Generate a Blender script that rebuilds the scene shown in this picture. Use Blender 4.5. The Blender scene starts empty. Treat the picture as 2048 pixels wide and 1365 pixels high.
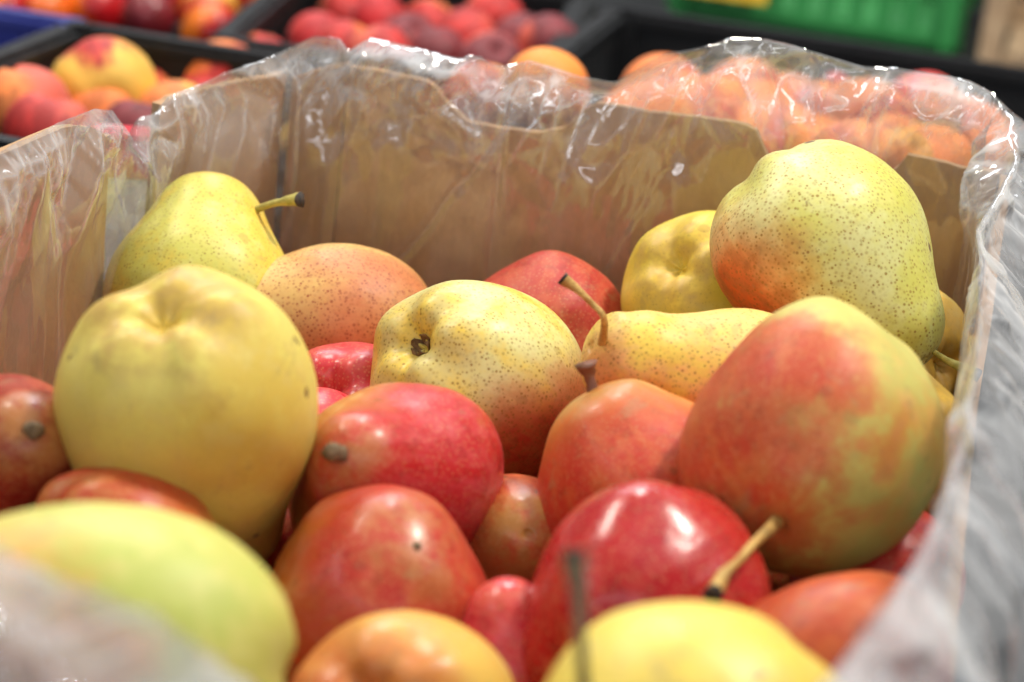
import bpy, bmesh, math, random
import numpy as np
from mathutils import Vector, Matrix

# ------------------------------------------------------------------ camera
FPX = 2048 * 55.0 / 22.3                       # focal length in photograph pixels
PITCH, ROLL = math.radians(18.0), math.radians(6.5)
CAM = np.array([0.0, 0.0, 0.445])
F = np.array([0.0, math.cos(PITCH), -math.sin(PITCH)])
R0 = np.array([1.0, 0.0, 0.0]); U0 = np.cross(R0, F)
R = math.cos(ROLL) * R0 + math.sin(ROLL) * U0
U = -math.sin(ROLL) * R0 + math.cos(ROLL) * U0

scene = bpy.context.scene
COL = scene.collection
cam_data = bpy.data.cameras.new("camera")
cam = bpy.data.objects.new("camera", cam_data); COL.objects.link(cam)
cam_data.sensor_width = 22.3; cam_data.lens = 55.0
cam_data.clip_start = 0.02; cam_data.clip_end = 50
cam_data.dof.use_dof = True
cam_data.dof.focus_distance = 1.0
cam_data.dof.aperture_fstop = 4.3
M = Matrix(((R[0], U[0], -F[0], CAM[0]), (R[1], U[1], -F[1], CAM[1]), (R[2], U[2], -F[2], CAM[2]), (0, 0, 0, 1)))
cam.matrix_world = M
scene.camera = cam

# ------------------------------------------------------------------ world and lamps (market hall lamps overhead, plus added fill and glint lights)
world = bpy.data.worlds.new("World"); scene.world = world; world.use_nodes = True
bg = world.node_tree.nodes["Background"]
bg.inputs[0].default_value = (1.0, 0.99, 0.97, 1); bg.inputs[1].default_value = 0.23

def area(name, loc, target, size, power, color, shape='DISK', size_y=None):
    l = bpy.data.lights.new(name, 'AREA'); l.shape = shape; l.size = size
    if size_y: l.size_y = size_y
    l.energy = power; l.color = color
    o = bpy.data.objects.new(name, l); COL.objects.link(o)
    o.location = loc
    o.rotation_euler = (Vector(target) - Vector(loc)).to_track_quat('-Z', 'Y').to_euler()
    return o
TGT = (0.0, 0.85, 0.12)
area("hall_lamp", (0.75, 1.15, 1.75), TGT, 0.22, 26, (1.0, 0.93, 0.82))
area("hall_lamp", (-0.95, 1.50, 1.45), TGT, 0.24, 9, (1.0, 0.92, 0.80))
area("hall_lamp", (-0.18, 1.75, 1.35), TGT, 0.2, 6, (1.0, 0.95, 0.88))
area("soft_fill", (0.1, 0.75, 2.5), TGT, 2.2, 12, (0.95, 0.97, 1.0), 'RECTANGLE', 1.8)  # unseen soft fill added overhead, in a daylight tint
area("soft_fill", (-0.7, 3.6, 2.2), (0, 1.2, 0.1), 1.6, 24, (0.88, 0.93, 1.0), 'RECTANGLE', 0.5)  # second unseen soft light, beyond the crates

# unseen strip lights added overhead and behind the viewer, for film glints and fill
for loc, ln, pw in [((-0.9, -1.3, 1.75), 1.5, 4), ((0.9, -1.5, 1.55), 1.5, 4), ((0.0, -2.4, 2.1), 1.8, 4), ((0.1, -2.2, 0.72), 2.2, 6), ((-1.2, -2.0, 1.0), 1.6, 5), ((1.1, -1.9, 1.15), 1.6, 5), ((-1.7, 0.4, 1.7), 1.4, 4), ((1.8, 0.6, 1.9), 1.4, 4), ((0.5, 2.6, 1.9), 1.5, 4)]:
    area("glint_strip", loc, (0, 1.0, 0.15), ln, pw, (0.90, 0.95, 1.0), 'RECTANGLE', 0.07)

scene.render.engine = 'CYCLES'
scene.cycles.use_denoising = True
scene.cycles.use_adaptive_sampling = True
scene.cycles.adaptive_threshold = 0.03
scene.cycles.max_bounces = 6
scene.cycles.diffuse_bounces = 3
scene.cycles.glossy_bounces = 3
scene.cycles.transparent_max_bounces = 14
scene.cycles.sample_clamp_indirect = 6
scene.cycles.caustics_reflective = False
scene.cycles.caustics_refractive = False
scene.view_settings.view_transform = 'Standard'
scene.view_settings.look = 'None'
scene.view_settings.gamma = 1
scene.view_settings.exposure = 0.2
scene.view_settings.use_curve_mapping = False

# ------------------------------------------------------------------ helpers
def P(px, py, D):
    """point seen at photograph pixel (px, py) at depth D metres along the view axis"""
    return CAM + D * (F + (px - 1024) / FPX * R - (py - 682.5) / FPX * U)

def on_vplane(px, py, p0, n):
    """pixel ray met with the vertical plane through xy point p0 with xy normal n"""
    d = F + (px - 1024) / FPX * R - (py - 682.5) / FPX * U
    t = ((p0[0] - CAM[0]) * n[0] + (p0[1] - CAM[1]) * n[1]) / (d[0] * n[0] + d[1] * n[1])
    return CAM + t * d

def on_z(px, py, z):
    d = F + (px - 1024) / FPX * R - (py - 682.5) / FPX * U
    return CAM + (z - CAM[2]) / d[2] * d

def cdir(x, y, z):
    v = x * R + y * U - z * F
    return v / np.linalg.norm(v)

def lin(r, g, b):
    f = lambda c: (c / 255 / 12.92) if c / 255 <= 0.04045 else ((c / 255 + 0.055) / 1.055) ** 2.4
    return (f(r), f(g), f(b), 1.0)

def mesh_from(name, verts, faces, mats, smooth=True, midx=None):
    me = bpy.data.meshes.new(name)
    me.from_pydata([tuple(map(float, v)) for v in verts], [], faces)
    for m in (mats if isinstance(mats, (list, tuple)) else [mats]): me.materials.append(m)
    if midx is not None: me.polygons.foreach_set("material_index", midx)
    if smooth: me.polygons.foreach_set("use_smooth", [True] * len(me.polygons))
    me.update()
    return me

def link(name, me, parent=None, loc=None):
    o = bpy.data.objects.new(name, me); COL.objects.link(o)
    if parent is not None: o.parent = parent
    if loc is not None: o.location = loc
    return o

def tag(o, label, cat=None, group=None, kind=None):
    if label: o["label"] = label
    if cat: o["category"] = cat
    if group: o["group"] = group
    if kind: o["kind"] = kind
    return o

# smooth lattice noise in 2-D / 3-D (numpy)
def _hash(ix, iy, iz, seed):
    h = (ix * 374761393 + iy * 668265263 + iz * 2147483647 + seed * 1274126177) & 0xFFFFFFFF
    h = ((h ^ (h >> 13)) * 1274126177) & 0xFFFFFFFF
    h = (h ^ (h >> 16)) & 0xFFFF
    return h / 65535.0 * 2 - 1
def noise3(p, seed=0):
    p = np.asarray(p, float); i = np.floor(p).astype(np.int64); f = p - i
    w = f * f * (3 - 2 * f); out = 0
    for dx in (0, 1):
        for dy in (0, 1):
            for dz in (0, 1):
                ww = (w[..., 0] if dx else 1 - w[..., 0]) * (w[..., 1] if dy else 1 - w[..., 1]) * (w[..., 2] if dz else 1 - w[..., 2])
                out = out + ww * _hash(i[..., 0] + dx, i[..., 1] + dy, i[..., 2] + dz, seed)
    return out
def noise2(u, v, seed=0):
    return noise3(np.stack([u, v, np.zeros_like(u) + 0.37], -1), seed)

def facet2(u, v, seed=0):
    """piecewise-linear lattice noise: flat triangular facets that meet in sharp creases"""
    iu = np.floor(u).astype(np.int64); iv = np.floor(v).astype(np.int64); fu = u - iu; fv = v - iv; z = np.zeros_like(iu)
    h = lambda a, b: _hash(iu + a, iv + b, z, seed)
    flip = _hash(iu, iv, z + 3, seed) > 0
    h00, h10, h01, h11 = h(0, 0), h(1, 0), h(0, 1), h(1, 1)
    a = np.where(fu > fv, h00 + fu * (h10 - h00) + fv * (h11 - h10), h00 + fv * (h01 - h00) + fu * (h11 - h01))
    b = np.where(fu + fv < 1, h00 + fu * (h10 - h00) + fv * (h01 - h00), h11 + (1 - fu) * (h01 - h11) + (1 - fv) * (h10 - h11))
    return np.where(flip, a, b)
def worley2(u, v, seed=0):
    """squared distance to the nearest scattered point, in cell units"""
    iu = np.floor(u).astype(np.int64); iv = np.floor(v).astype(np.int64); best = np.full(u.shape, 9.0); cid = np.zeros(u.shape)
    z = np.zeros_like(iu)
    for du in (-1, 0, 1):
        for dv in (-1, 0, 1):
            cu, cv = iu + du, iv + dv
            pu = cu + .5 + .48 * _hash(cu, cv, z, seed); pv = cv + .5 + .48 * _hash(cu, cv, z + 1, seed)
            d2 = (u - pu) ** 2 + (v - pv) ** 2; m = d2 < best
            best = np.where(m, d2, best); cid = np.where(m, _hash(cu, cv, z + 2, seed), cid)
    return best, cid

# ------------------------------------------------------------------ node helpers
class NT:
    def __init__(s, tree): s.t = tree; s.n = tree.nodes; s.l = tree.links
    def new(s, typ, **kw):
        n = s.n.new(typ)
        for k, v in kw.items(): setattr(n, k, v)
        return n
    def val(s, sock, x):
        if isinstance(x, bpy.types.NodeSocket): s.l.new(x, sock)
        else: sock.default_value = x
    def math(s, op, a, b=0.0, c=None, clamp=False):
        n = s.new('ShaderNodeMath', operation=op, use_clamp=clamp)
        s.val(n.inputs[0], a); s.val(n.inputs[1], b)
        if c is not None: s.val(n.inputs[2], c)
        return n.outputs[0]
    def noise(s, vec, scale, detail=3, rough=0.55, dist=0.0):
        n = s.new('ShaderNodeTexNoise'); s.val(n.inputs['Vector'], vec); s.val(n.inputs['Scale'], scale)
        n.inputs['Detail'].default_value = detail; n.inputs['Roughness'].default_value = rough
        n.inputs['Distortion'].default_value = dist
        return n.outputs['Fac']
    def ramp(s, x, lo, hi, a=0.0, b=1.0, smooth=True):
        n = s.new('ShaderNodeMapRange', interpolation_type='SMOOTHSTEP' if smooth else 'LINEAR')
        s.val(n.inputs[0], x); s.val(n.inputs[1], lo); s.val(n.inputs[2], hi); s.val(n.inputs[3], a); s.val(n.inputs[4], b)
        return n.outputs[0]
    def mix(s, fac, a, b, mode='MIX'):
        n = s.new('ShaderNodeMix', data_type='RGBA', blend_type=mode)
        s.val(n.inputs[0], fac); s.val(n.inputs[6], a); s.val(n.inputs[7], b)
        return n.outputs[2]
    def vscale(s, vec, sc):
        n = s.new('ShaderNodeMapping'); s.val(n.inputs['Vector'], vec); n.inputs['Scale'].default_value = sc
        return n.outputs[0]

def new_mat(name):
    m = bpy.data.materials.new(name); m.use_nodes = True
    m.node_tree.nodes.clear()
    return m, NT(m.node_tree)

def finish(k, bsdf):
    o = k.new('ShaderNodeOutputMaterial'); k.l.new(bsdf, o.inputs[0])

def plain(name, col, rough=0.5, spec=0.5, noise_amt=0.12, scale=60.0, bump=0.0, coat=0.0):
    m, k = new_mat(name)
    tc = k.new('ShaderNodeTexCoord'); n = k.noise(tc.outputs['Object'], scale, 4)
    dark = tuple(c * (1 - noise_amt * 2) for c in col[:3]) + (1,)
    lite = tuple(min(1, c * (1 + noise_amt)) for c in col[:3]) + (1,)
    b = k.new('ShaderNodeBsdfPrincipled'); k.val(b.inputs['Base Color'], k.mix(n, dark, lite))
    k.val(b.inputs['Roughness'], k.ramp(n, 0.3, 0.7, rough * 0.8, min(1, rough * 1.2)))
    b.inputs['Specular IOR Level'].default_value = spec
    b.inputs['Coat Weight'].default_value = coat
    if bump:
        bp = k.new('ShaderNodeBump'); bp.inputs['Strength'].default_value = bump; bp.inputs['Distance'].default_value = 0.001
        k.val(bp.inputs['Height'], k.noise(tc.outputs['Object'], scale * 6, 3)); k.l.new(bp.outputs[0], b.inputs['Normal'])
    finish(k, b.outputs[0])
    return m

# ------------------------------------------------------------------ materials
def cardboard(name, base, edge=False):
    m, k = new_mat(name)
    tc = k.new('ShaderNodeTexCoord'); v = tc.outputs['Object']
    fib = k.noise(k.vscale(v, (1, 1, 0.5)), 600, 4, 0.7)
    blot = k.noise(v, 28, 4, 0.6)
    c = k.mix(k.ramp(blot, 0.3, 0.75), tuple(x * 0.86 for x in base[:3]) + (1,), base)
    c = k.mix(k.ramp(fib, 0.25, 0.8, 0.0, 0.5), c, tuple(x * 0.68 for x in base[:3]) + (1,))
    red = k.noise(v, 11, 5, 0.7)
    c = k.mix(k.ramp(red, 0.58, 0.8, 0, 0.2), c, lin(140, 92, 66))
    b = k.new('ShaderNodeBsdfPrincipled'); k.val(b.inputs['Base Color'], c)
    b.inputs['Roughness'].default_value = 0.85; b.inputs['Specular IOR Level'].default_value = 0.2
    w = k.new('ShaderNodeTexWave', wave_type='BANDS', bands_direction='X')
    k.val(w.inputs['Vector'], v); w.inputs['Scale'].default_value = 55; w.inputs['Distortion'].default_value = 1.2
    bp = k.new('ShaderNodeBump'); bp.inputs['Strength'].default_value = 0.35; bp.inputs['Distance'].default_value = 0.0007
    k.val(bp.inputs['Height'], k.math('ADD', k.math('MULTIPLY', w.outputs['Fac'], 0.6), fib)); k.l.new(bp.outputs[0], b.inputs['Normal'])
    finish(k, b.outputs[0])
    return m
M_CARD = cardboard("cardboard", lin(190, 148, 106))
M_EDGE = cardboard("cardboard_edge", lin(188, 152, 116))

def film_material():
    m, k = new_mat("clear_film")
    fr = k.new('ShaderNodeFresnel'); fr.inputs['IOR'].default_value = 1.5
    gl = k.new('ShaderNodeBsdfGlossy'); gl.inputs['Color'].default_value = (1, 1, 1, 1); gl.inputs['Roughness'].default_value = 0.06
    tr = k.new('ShaderNodeBsdfTransparent'); tr.inputs['Color'].default_value = (0.975, 0.975, 0.98, 1)
    df = k.new('ShaderNodeBsdfDiffuse'); df.inputs['Color'].default_value = (0.85, 0.87, 0.9, 1)
    base = k.new('ShaderNodeMixShader')
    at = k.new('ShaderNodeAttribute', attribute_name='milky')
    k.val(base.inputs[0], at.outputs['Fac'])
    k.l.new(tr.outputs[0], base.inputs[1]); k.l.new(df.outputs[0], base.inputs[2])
    mx = k.new('ShaderNodeMixShader'); k.val(mx.inputs[0], k.math('MINIMUM', k.math('MULTIPLY', fr.outputs[0], 2.0), 0.22))
    k.l.new(base.outputs[0], mx.inputs[1]); k.l.new(gl.outputs[0], mx.inputs[2])
    finish(k, mx.outputs[0])
    return m
M_FILM = film_material()

def skin_group():
    """pear skin: mottled ground colour, blush on one side, lenticel dots, russet at both ends"""
    g = bpy.data.node_groups.new("pear_skin", 'ShaderNodeTree')
    I = g.interface
    def sock(n, t, d):
        s = I.new_socket(n, in_out='INPUT', socket_type=t); s.default_value = d
    sock('Ground', 'NodeSocketColor', (0.6, 0.5, 0.1, 1)); sock('Ground2', 'NodeSocketColor', (0.6, 0.5, 0.1, 1))
    sock('Blush', 'NodeSocketColor', (0.6, 0.1, 0.05, 1)); sock('Blush2', 'NodeSocketColor', (0.6, 0.2, 0.05, 1))
    sock('BlushDir', 'NodeSocketVector', (0, 0, -1)); sock('BlushAt', 'NodeSocketFloat', 0.3); sock('BlushSoft', 'NodeSocketFloat', 0.35)
    sock('BlushNoise', 'NodeSocketFloat', 0.8); sock('Dots', 'NodeSocketFloat', 0.7); sock('DotColor', 'NodeSocketColor', (0.2, 0.12, 0.02, 1))
    sock('DotSize', 'NodeSocketFloat', 0.2); sock('Russet', 'NodeSocketFloat', 0.5); sock('Rough', 'NodeSocketFloat', 0.35)
    sock('Seed', 'NodeSocketFloat', 0.0); sock('Ends', 'NodeSocketVector', (-0.036, 0.05, 0)); sock('Spots', 'NodeSocketFloat', 0.5)
    sock('Coat', 'NodeSocketFloat', 0.0)
    I.new_socket('BSDF', in_out='OUTPUT', socket_type='NodeSocketShader')
    k = NT(g); gi = k.new('NodeGroupInput').outputs; go = k.new('NodeGroupOutput')
    tc = k.new('ShaderNodeTexCoord'); v0 = tc.outputs['Object']
    cx = k.new('ShaderNodeCombineXYZ'); k.val(cx.inputs[0], gi['Seed']); k.val(cx.inputs[1], k.math('MULTIPLY', gi['Seed'], 1.7))
    off = k.new('ShaderNodeVectorMath', operation='ADD'); k.val(off.inputs[0], v0); k.l.new(cx.outputs[0], off.inputs[1])
    v = off.outputs[0]
    big = k.noise(v, 26, 1, 0.5); mid = k.noise(v, 95, 3, 0.65)
    sx = k.new('ShaderNodeVectorMath', operation='MULTIPLY'); k.val(sx.inputs[0], v0); sx.inputs[1].default_value = (1, 1, 0)
    sn = k.new('ShaderNodeVectorMath', operation='NORMALIZE'); k.l.new(sx.outputs[0], sn.inputs[0])
    sm = k.new('ShaderNodeVectorMath', operation='MULTIPLY_ADD'); k.l.new(sn.outputs[0], sm.inputs[0]); sm.inputs[1].default_value = (.04, .04, .04)
    sz = k.new('ShaderNodeVectorMath', operation='MULTIPLY_ADD'); k.val(sz.inputs[0], v0); sz.inputs[1].default_value = (.1, .1, .28); k.l.new(cx.outputs[0], sz.inputs[2]); k.l.new(sz.outputs[0], sm.inputs[2])
    streak = k.noise(sm.outputs[0], 130, 4, 0.65)
    fine = mid
    gc = k.mix(k.ramp(k.math('ADD', k.math('MULTIPLY', big, 0.65), k.math('MULTIPLY', mid, 0.35)), 0.40, 0.60), gi['Ground'], gi['Ground2'])
    gc = k.mix(k.ramp(mid, 0.45, 0.68, 0, 0.3), gc, (0.72, 0.64, 0.24, 1))
    # blush
    nv = k.new('ShaderNodeVectorMath', operation='NORMALIZE'); k.val(nv.inputs[0], v0)
    dp = k.new('ShaderNodeVectorMath', operation='DOT_PRODUCT'); k.l.new(nv.outputs[0], dp.inputs[0]); k.val(dp.inputs[1], gi['BlushDir'])
    nz = k.math('ADD', k.math('MULTIPLY', k.math('SUBTRACT', big, 0.5), 1.3), k.math('MULTIPLY', k.math('SUBTRACT', streak, 0.5), 0.6))
    nz = k.math('ADD', nz, k.math('MULTIPLY', k.math('SUBTRACT', fine, 0.5), 0.9))
    x = k.math('ADD', dp.outputs['Value'], k.math('MULTIPLY', nz, gi['BlushNoise']))
    bf = k.ramp(x, k.math('SUBTRACT', gi['BlushAt'], gi['BlushSoft']), k.math('ADD', gi['BlushAt'], gi['BlushSoft']))
    bc = k.mix(k.ramp(k.math('ADD', k.math('MULTIPLY', streak, 0.55), k.math('MULTIPLY', mid, 0.45)), 0.40, 0.60), gi['Blush'], gi['Blush2'])
    bc = k.mix(k.ramp(k.noise(v, 170, 3, 0.7), 0.5, 0.68, 0, 0.45), bc, k.mix(1.0, bc, (0.55, 0.42, 0.38, 1), 'MULTIPLY'))
    col = k.mix(k.math('MULTIPLY', bf, 0.94), gc, bc)
    # russet at the ends
    sp = k.new('ShaderNodeSeparateXYZ'); k.val(sp.inputs[0], v0); es = k.new('ShaderNodeSeparateXYZ'); k.val(es.inputs[0], gi['Ends'])
    lo = k.ramp(k.math('SUBTRACT', sp.outputs[2], es.outputs[0]), 0.010, 0.0)
    hi = k.ramp(k.math('SUBTRACT', es.outputs[1], sp.outputs[2]), 0.012, 0.0)
    rus = k.math('MULTIPLY', k.math('ADD', lo, hi, clamp=True), k.math('MULTIPLY', k.ramp(mid, 0.3, 0.62), gi['Russet']))
    patch = k.math('MULTIPLY', k.ramp(k.noise(v, 42, 3, 0.7), 0.6, 0.74), k.math('MULTIPLY', gi['Russet'], 0.55))
    col = k.mix(k.math('MAXIMUM', rus, patch), col, (0.42, 0.22, 0.055, 1))
    # lenticel dots
    vo = k.new('ShaderNodeTexVoronoi', feature='F1'); k.val(vo.inputs['Vector'], v); vo.inputs['Scale'].default_value = 640
    vd = vo.outputs['Distance']
    vc = k.new('ShaderNodeSeparateColor'); k.l.new(vo.outputs['Color'], vc.inputs[0])
    dsz = k.math('MULTIPLY', gi['DotSize'], k.ramp(vc.outputs[0], 0, 1, 0.85, 1.7, False))
    d1 = k.math('MULTIPLY', k.ramp(vd, k.math('MULTIPLY', dsz, 1.35), k.math('MULTIPLY', dsz, 0.65)), k.math('MULTIPLY', gi['Dots'], k.ramp(vc.outputs[1], 0, 1, 0.15, 0.9, False)))
    halo = k.math('MULTIPLY', k.ramp(vd, k.math('MULTIPLY', dsz, 2.4), dsz), k.math('MULTIPLY', gi['Dots'], 0.25))
    dcol = k.mix(k.math('MULTIPLY', bf, 0.6), gi['DotColor'], k.mix(0.55, gi['Blush'], (0.05, 0.02, 0.01, 1)))
    col = k.mix(halo, col, k.mix(0.5, col, dcol)); col = k.mix(d1, col, dcol)
    # pale speckle on blushed skin
    col = k.mix(k.math('MULTIPLY', k.ramp(vd, 0.42, 0.2), k.math('MULTIPLY', bf, k.math('SUBTRACT', 0.2, k.math('MULTIPLY', gi['Dots'], 0.3), clamp=True))), col, (0.8, 0.5, 0.25, 1))
    # a few brown scars
    sv = k.new('ShaderNodeTexVoronoi', feature='F1'); k.val(sv.inputs['Vector'], k.vscale(v, (1, 1.25, 0.9))); sv.inputs['Scale'].default_value = 62
    wob = k.math('ADD', sv.outputs['Distance'], k.math('MULTIPLY', k.math('SUBTRACT', mid, 0.5), 0.5))
    pick = k.new('ShaderNodeSeparateColor'); k.l.new(sv.outputs['Color'], pick.inputs[0])
    scar = k.math('MULTIPLY', k.ramp(wob, 0.15, 0.10), k.math('MULTIPLY', k.math('GREATER_THAN', pick.outputs[0], 0.45), gi['Spots']))
    col = k.mix(scar, col, (0.16, 0.075, 0.03, 1))
    # faint scuffs
    sc = k.noise(k.vscale(v, (1, 0.35, 1)), 75, 3, 0.75)
    col = k.mix(k.ramp(sc, 0.60, 0.72, 0, 0.34), col, (0.30, 0.22, 0.10, 1))
    b = k.new('ShaderNodeBsdfPrincipled'); k.val(b.inputs['Base Color'], col)
    k.val(b.inputs['Roughness'], k.math('ADD', k.math('ADD', gi['Rough'], 0.07), k.math('MULTIPLY', k.math('SUBTRACT', mid, 0.5), 0.22)))
    b.inputs['Specular IOR Level'].default_value = 0.32
    b.inputs['Subsurface Weight'].default_value = 0.10
    b.inputs['Subsurface Radius'].default_value = (0.006, 0.003, 0.001); b.inputs['Subsurface Scale'].default_value = 1.0
    k.val(b.inputs['Coat Weight'], gi['Coat']); b.inputs['Coat Roughness'].default_value = 0.16
    bp = k.new('ShaderNodeBump'); bp.inputs['Strength'].default_value = 0.28; bp.inputs['Distance'].default_value = 0.0006
    k.val(bp.inputs['Height'], k.noise(v, 240, 1, 0.6))
    k.l.new(bp.outputs[0], b.inputs['Normal'])
    k.l.new(b.outputs[0], go.inputs[0])
    return g
SKIN = skin_group()

def skin(name, seed, **kw):
    m, k = new_mat(name)
    gn = k.new('ShaderNodeGroup'); gn.node_tree = SKIN
    gn.inputs['Seed'].default_value = seed * 3.137 + 0.11
    for a, b in kw.items():
        gn.inputs[a].default_value = b
    finish(k, gn.outputs[0])
    return m

def wood_mat(name, a, b, rough=0.8, scale=300):
    m, k = new_mat(name)
    tc = k.new('ShaderNodeTexCoord'); v = tc.outputs['Object']
    n = k.noise(v, scale, 5, 0.7); n2 = k.noise(v, scale * 0.25, 3, 0.6)
    c = k.mix(k.ramp(n, 0.35, 0.68), a, b); c = k.mix(k.ramp(n2, 0.55, 0.7, 0, 0.6), c, tuple(x * 0.35 for x in a[:3]) + (1,))
    bs = k.new('ShaderNodeBsdfPrincipled'); k.val(bs.inputs['Base Color'], c); bs.inputs['Roughness'].default_value = rough
    bp = k.new('ShaderNodeBump'); bp.inputs['Strength'].default_value = 0.5; bp.inputs['Distance'].default_value = 0.0008
    k.val(bp.inputs['Height'], n); k.l.new(bp.outputs[0], bs.inputs['Normal'])
    finish(k, bs.outputs[0]); return m
STEM = {
    'green': wood_mat("stem_green", lin(150, 140, 60), lin(190, 175, 90), 0.6),
    'tan': wood_mat("stem_tan", lin(165, 125, 60), lin(205, 170, 95), 0.7),
    'brown': wood_mat("stem_brown", lin(105, 62, 42), lin(135, 85, 58), 0.6),
    'grey': wood_mat("stem_grey", lin(95, 85, 62), lin(125, 112, 85), 0.8),
    'stub': wood_mat("stem_stub", lin(92, 74, 52), lin(132, 108, 78), 0.85),
    'tip': wood_mat("stem_tip", lin(40, 34, 30), lin(72, 58, 48), 0.85),
}
M_CALYX = wood_mat("calyx_brown", lin(92, 66, 40), lin(140, 104, 62), 0.85)

# ------------------------------------------------------------------ setting: counter
counter_mat = plain("counter_cover", (0.008, 0.008, 0.009, 1), 0.7, 0.25, 0.3, 14, 0.3)
g = 6.0
me = mesh_from("counter", [(-g, -1, 0), (g, -1, 0), (g, 9, 0), (-g, 9, 0)], [(0, 1, 2, 3)], counter_mat, False)
tag(link("counter", me), None, None, None, "structure")

# ------------------------------------------------------------------ box geometry (xy plan)
PSI = math.radians(12.0)
E1 = np.array([math.cos(PSI), -math.sin(PSI)]); E2 = np.array([-math.sin(PSI), -math.cos(PSI)])
RIMZ = 0.445 - 0.235
BL = P(565, 330, 1.175)[:2]                    # where the corner panel meets the back wall
BWID = 0.324
BR = BL + E1 * BWID
BOXLEN = 0.625
FR = BR + E2 * BOXLEN + E1 * .026
DL = P(312, 330, 1.105)[:2]                    # near end of the corner panel
LW = P(222, 330, 1.065)[:2]                    # far end of the left wall
FL = LW + E2 * (np.dot(FR - LW, E2))
POLY = [LW, DL, BL, BR, FR, FL]

def panel(name, p0, p1, top, thick, parent, out_n, zb=0.004, edge=None):
    """upright cardboard sheet from p0 to p1 (inner face), top = [(t 0..1, z)...] die-cut upper edge"""
    d = (p1 - p0); L = np.linalg.norm(d); d = d / L
    n = np.array(out_n); n = n / np.linalg.norm(n)
    top = sorted(top)
    ts = np.array([a for a, _ in top]); zs = np.array([b for _, b in top])
    N = 90
    T = np.unique(np.concatenate([np.linspace(0, 1, N), ts])); Z = np.interp(T, ts, zs)
    Z = Z + noise2(T * 40, T * 0, 5) * 0.0006
    rows = 8
    verts, faces, mi = [], [], []
    wob = lambda t, z: 0.0012 * noise2(np.array([t * 5.0]), np.array([z * 30.0]), 9)[0]
    for side in (0, 1):
        for i, t in enumerate(T):
            for j in range(rows + 1):
                z = zb + (Z[i] - zb) * j / rows
                p = p0 + d * L * t + n * (thick * side + wob(t, z))
                verts.append((p[0], p[1], z))
    K = len(T); st = K * (rows + 1)
    idx = lambda s, i, j: s * st + i * (rows + 1) + j
    for i in range(K - 1):
        for j in range(rows):
            faces.append((idx(0, i, j), idx(0, i + 1, j), idx(0, i + 1, j + 1), idx(0, i, j + 1))); mi.append(0)
            faces.append((idx(1, i, j), idx(1, i, j + 1), idx(1, i + 1, j + 1), idx(1, i + 1, j))); mi.append(0)
        faces.append((idx(0, i, rows), idx(0, i + 1, rows), idx(1, i + 1, rows), idx(1, i, rows))); mi.append(1)
        faces.append((idx(0, i, 0), idx(1, i, 0), idx(1, i + 1, 0), idx(0, i + 1, 0))); mi.append(1)
    for i in (0, K - 1):
        for j in range(rows):
            faces.append((idx(0, i, j), idx(0, i, j + 1), idx(1, i, j + 1), idx(1, i, j))); mi.append(1)
    o = link(name, mesh_from(name, verts, faces, [M_CARD, edge or M_EDGE], False, mi), parent)
    return o

box = bpy.data.objects.new("cardboard_box", None); COL.objects.link(box)
tag(box, "open brown cardboard fruit box with wavy cut rim holding the pears", "box")
nb = -E2; nd = np.array([-(BL - DL)[1], (BL - DL)[0]]); nl = -E1; nr = E1; nf = E2
def tops(p0, p1, n, pts):
    L = np.linalg.norm(p1 - p0); d = (p1 - p0) / L
    r = []
    for px, py in pts:
        w = on_vplane(px, py, p0, n)
        r.append((float(np.clip(np.dot(w[:2] - p0, d) / L, 0, 1)), float(w[2])))
    return r
gapv = E1 * 0.0016
SPLIT = BL + E1 * (np.dot(on_vplane(690, 200, BL, nb)[:2] - BL, E1))
panel("corner_post", BL + gapv, SPLIT, tops(BL, SPLIT, nb, [(566, 152), (640, 138), (689, 128)]), 0.005, box, nb)
panel("back_wall", SPLIT + gapv * .5, BR, tops(SPLIT, BR, nb, [(691, 130), (760, 142), (850, 162), (868, 175), (885, 200), (930, 243), (1000, 256), (1080, 266), (1120, 258), (1148, 240), (1166, 218), (1190, 208), (1290, 222), (1400, 236), (1490, 250), (1510, 262), (1525, 300), (1545, 335), (1600, 350), (1700, 358), (1770, 352), (1795, 335), (1815, 310), (1860, 318), (1905, 332), (1935, 338)]), 0.005, box, nb)
panel("corner_panel", DL, BL - gapv, tops(DL, BL, nd, [(335, 205), (345, 196), (450, 172), (562, 152)]), 0.005, box, nd)
LWF = LW
panel("left_wall", FL, LWF, [(0, RIMZ - .022), (0.6, RIMZ - .022)] + tops(FL, LWF, nl, [(-60, 345), (0, 312), (60, 286), (130, 254), (185, 254), (215, 275)]), 0.005, box, nl)
panel("right_wall", BR + E1 * .001, FR + E1 * .001, [(0, RIMZ - .012), (0.06, RIMZ - .04), (0.25, RIMZ - .085), (1, RIMZ - .11)], 0.005, box, nr, edge=M_CARD)
panel("front_wall", FR, FL, [(0, RIMZ - 0.04), (1, RIMZ - .04)], 0.005, box, nf)
verts = [(p[0], p[1], z) for z in (0.001, 0.006) for p in POLY]
nP = len(POLY)
faces = [tuple(range(nP)), tuple(range(nP, 2 * nP))] + [(i, (i + 1) % nP, nP + (i + 1) % nP, nP + i) for i in range(nP)]
link("base", mesh_from("base", verts, faces, M_CARD, False), box)

# ------------------------------------------------------------------ plastic liner bag
def tri(x): return 2 * np.abs(x - np.floor(x + 0.5))

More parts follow.
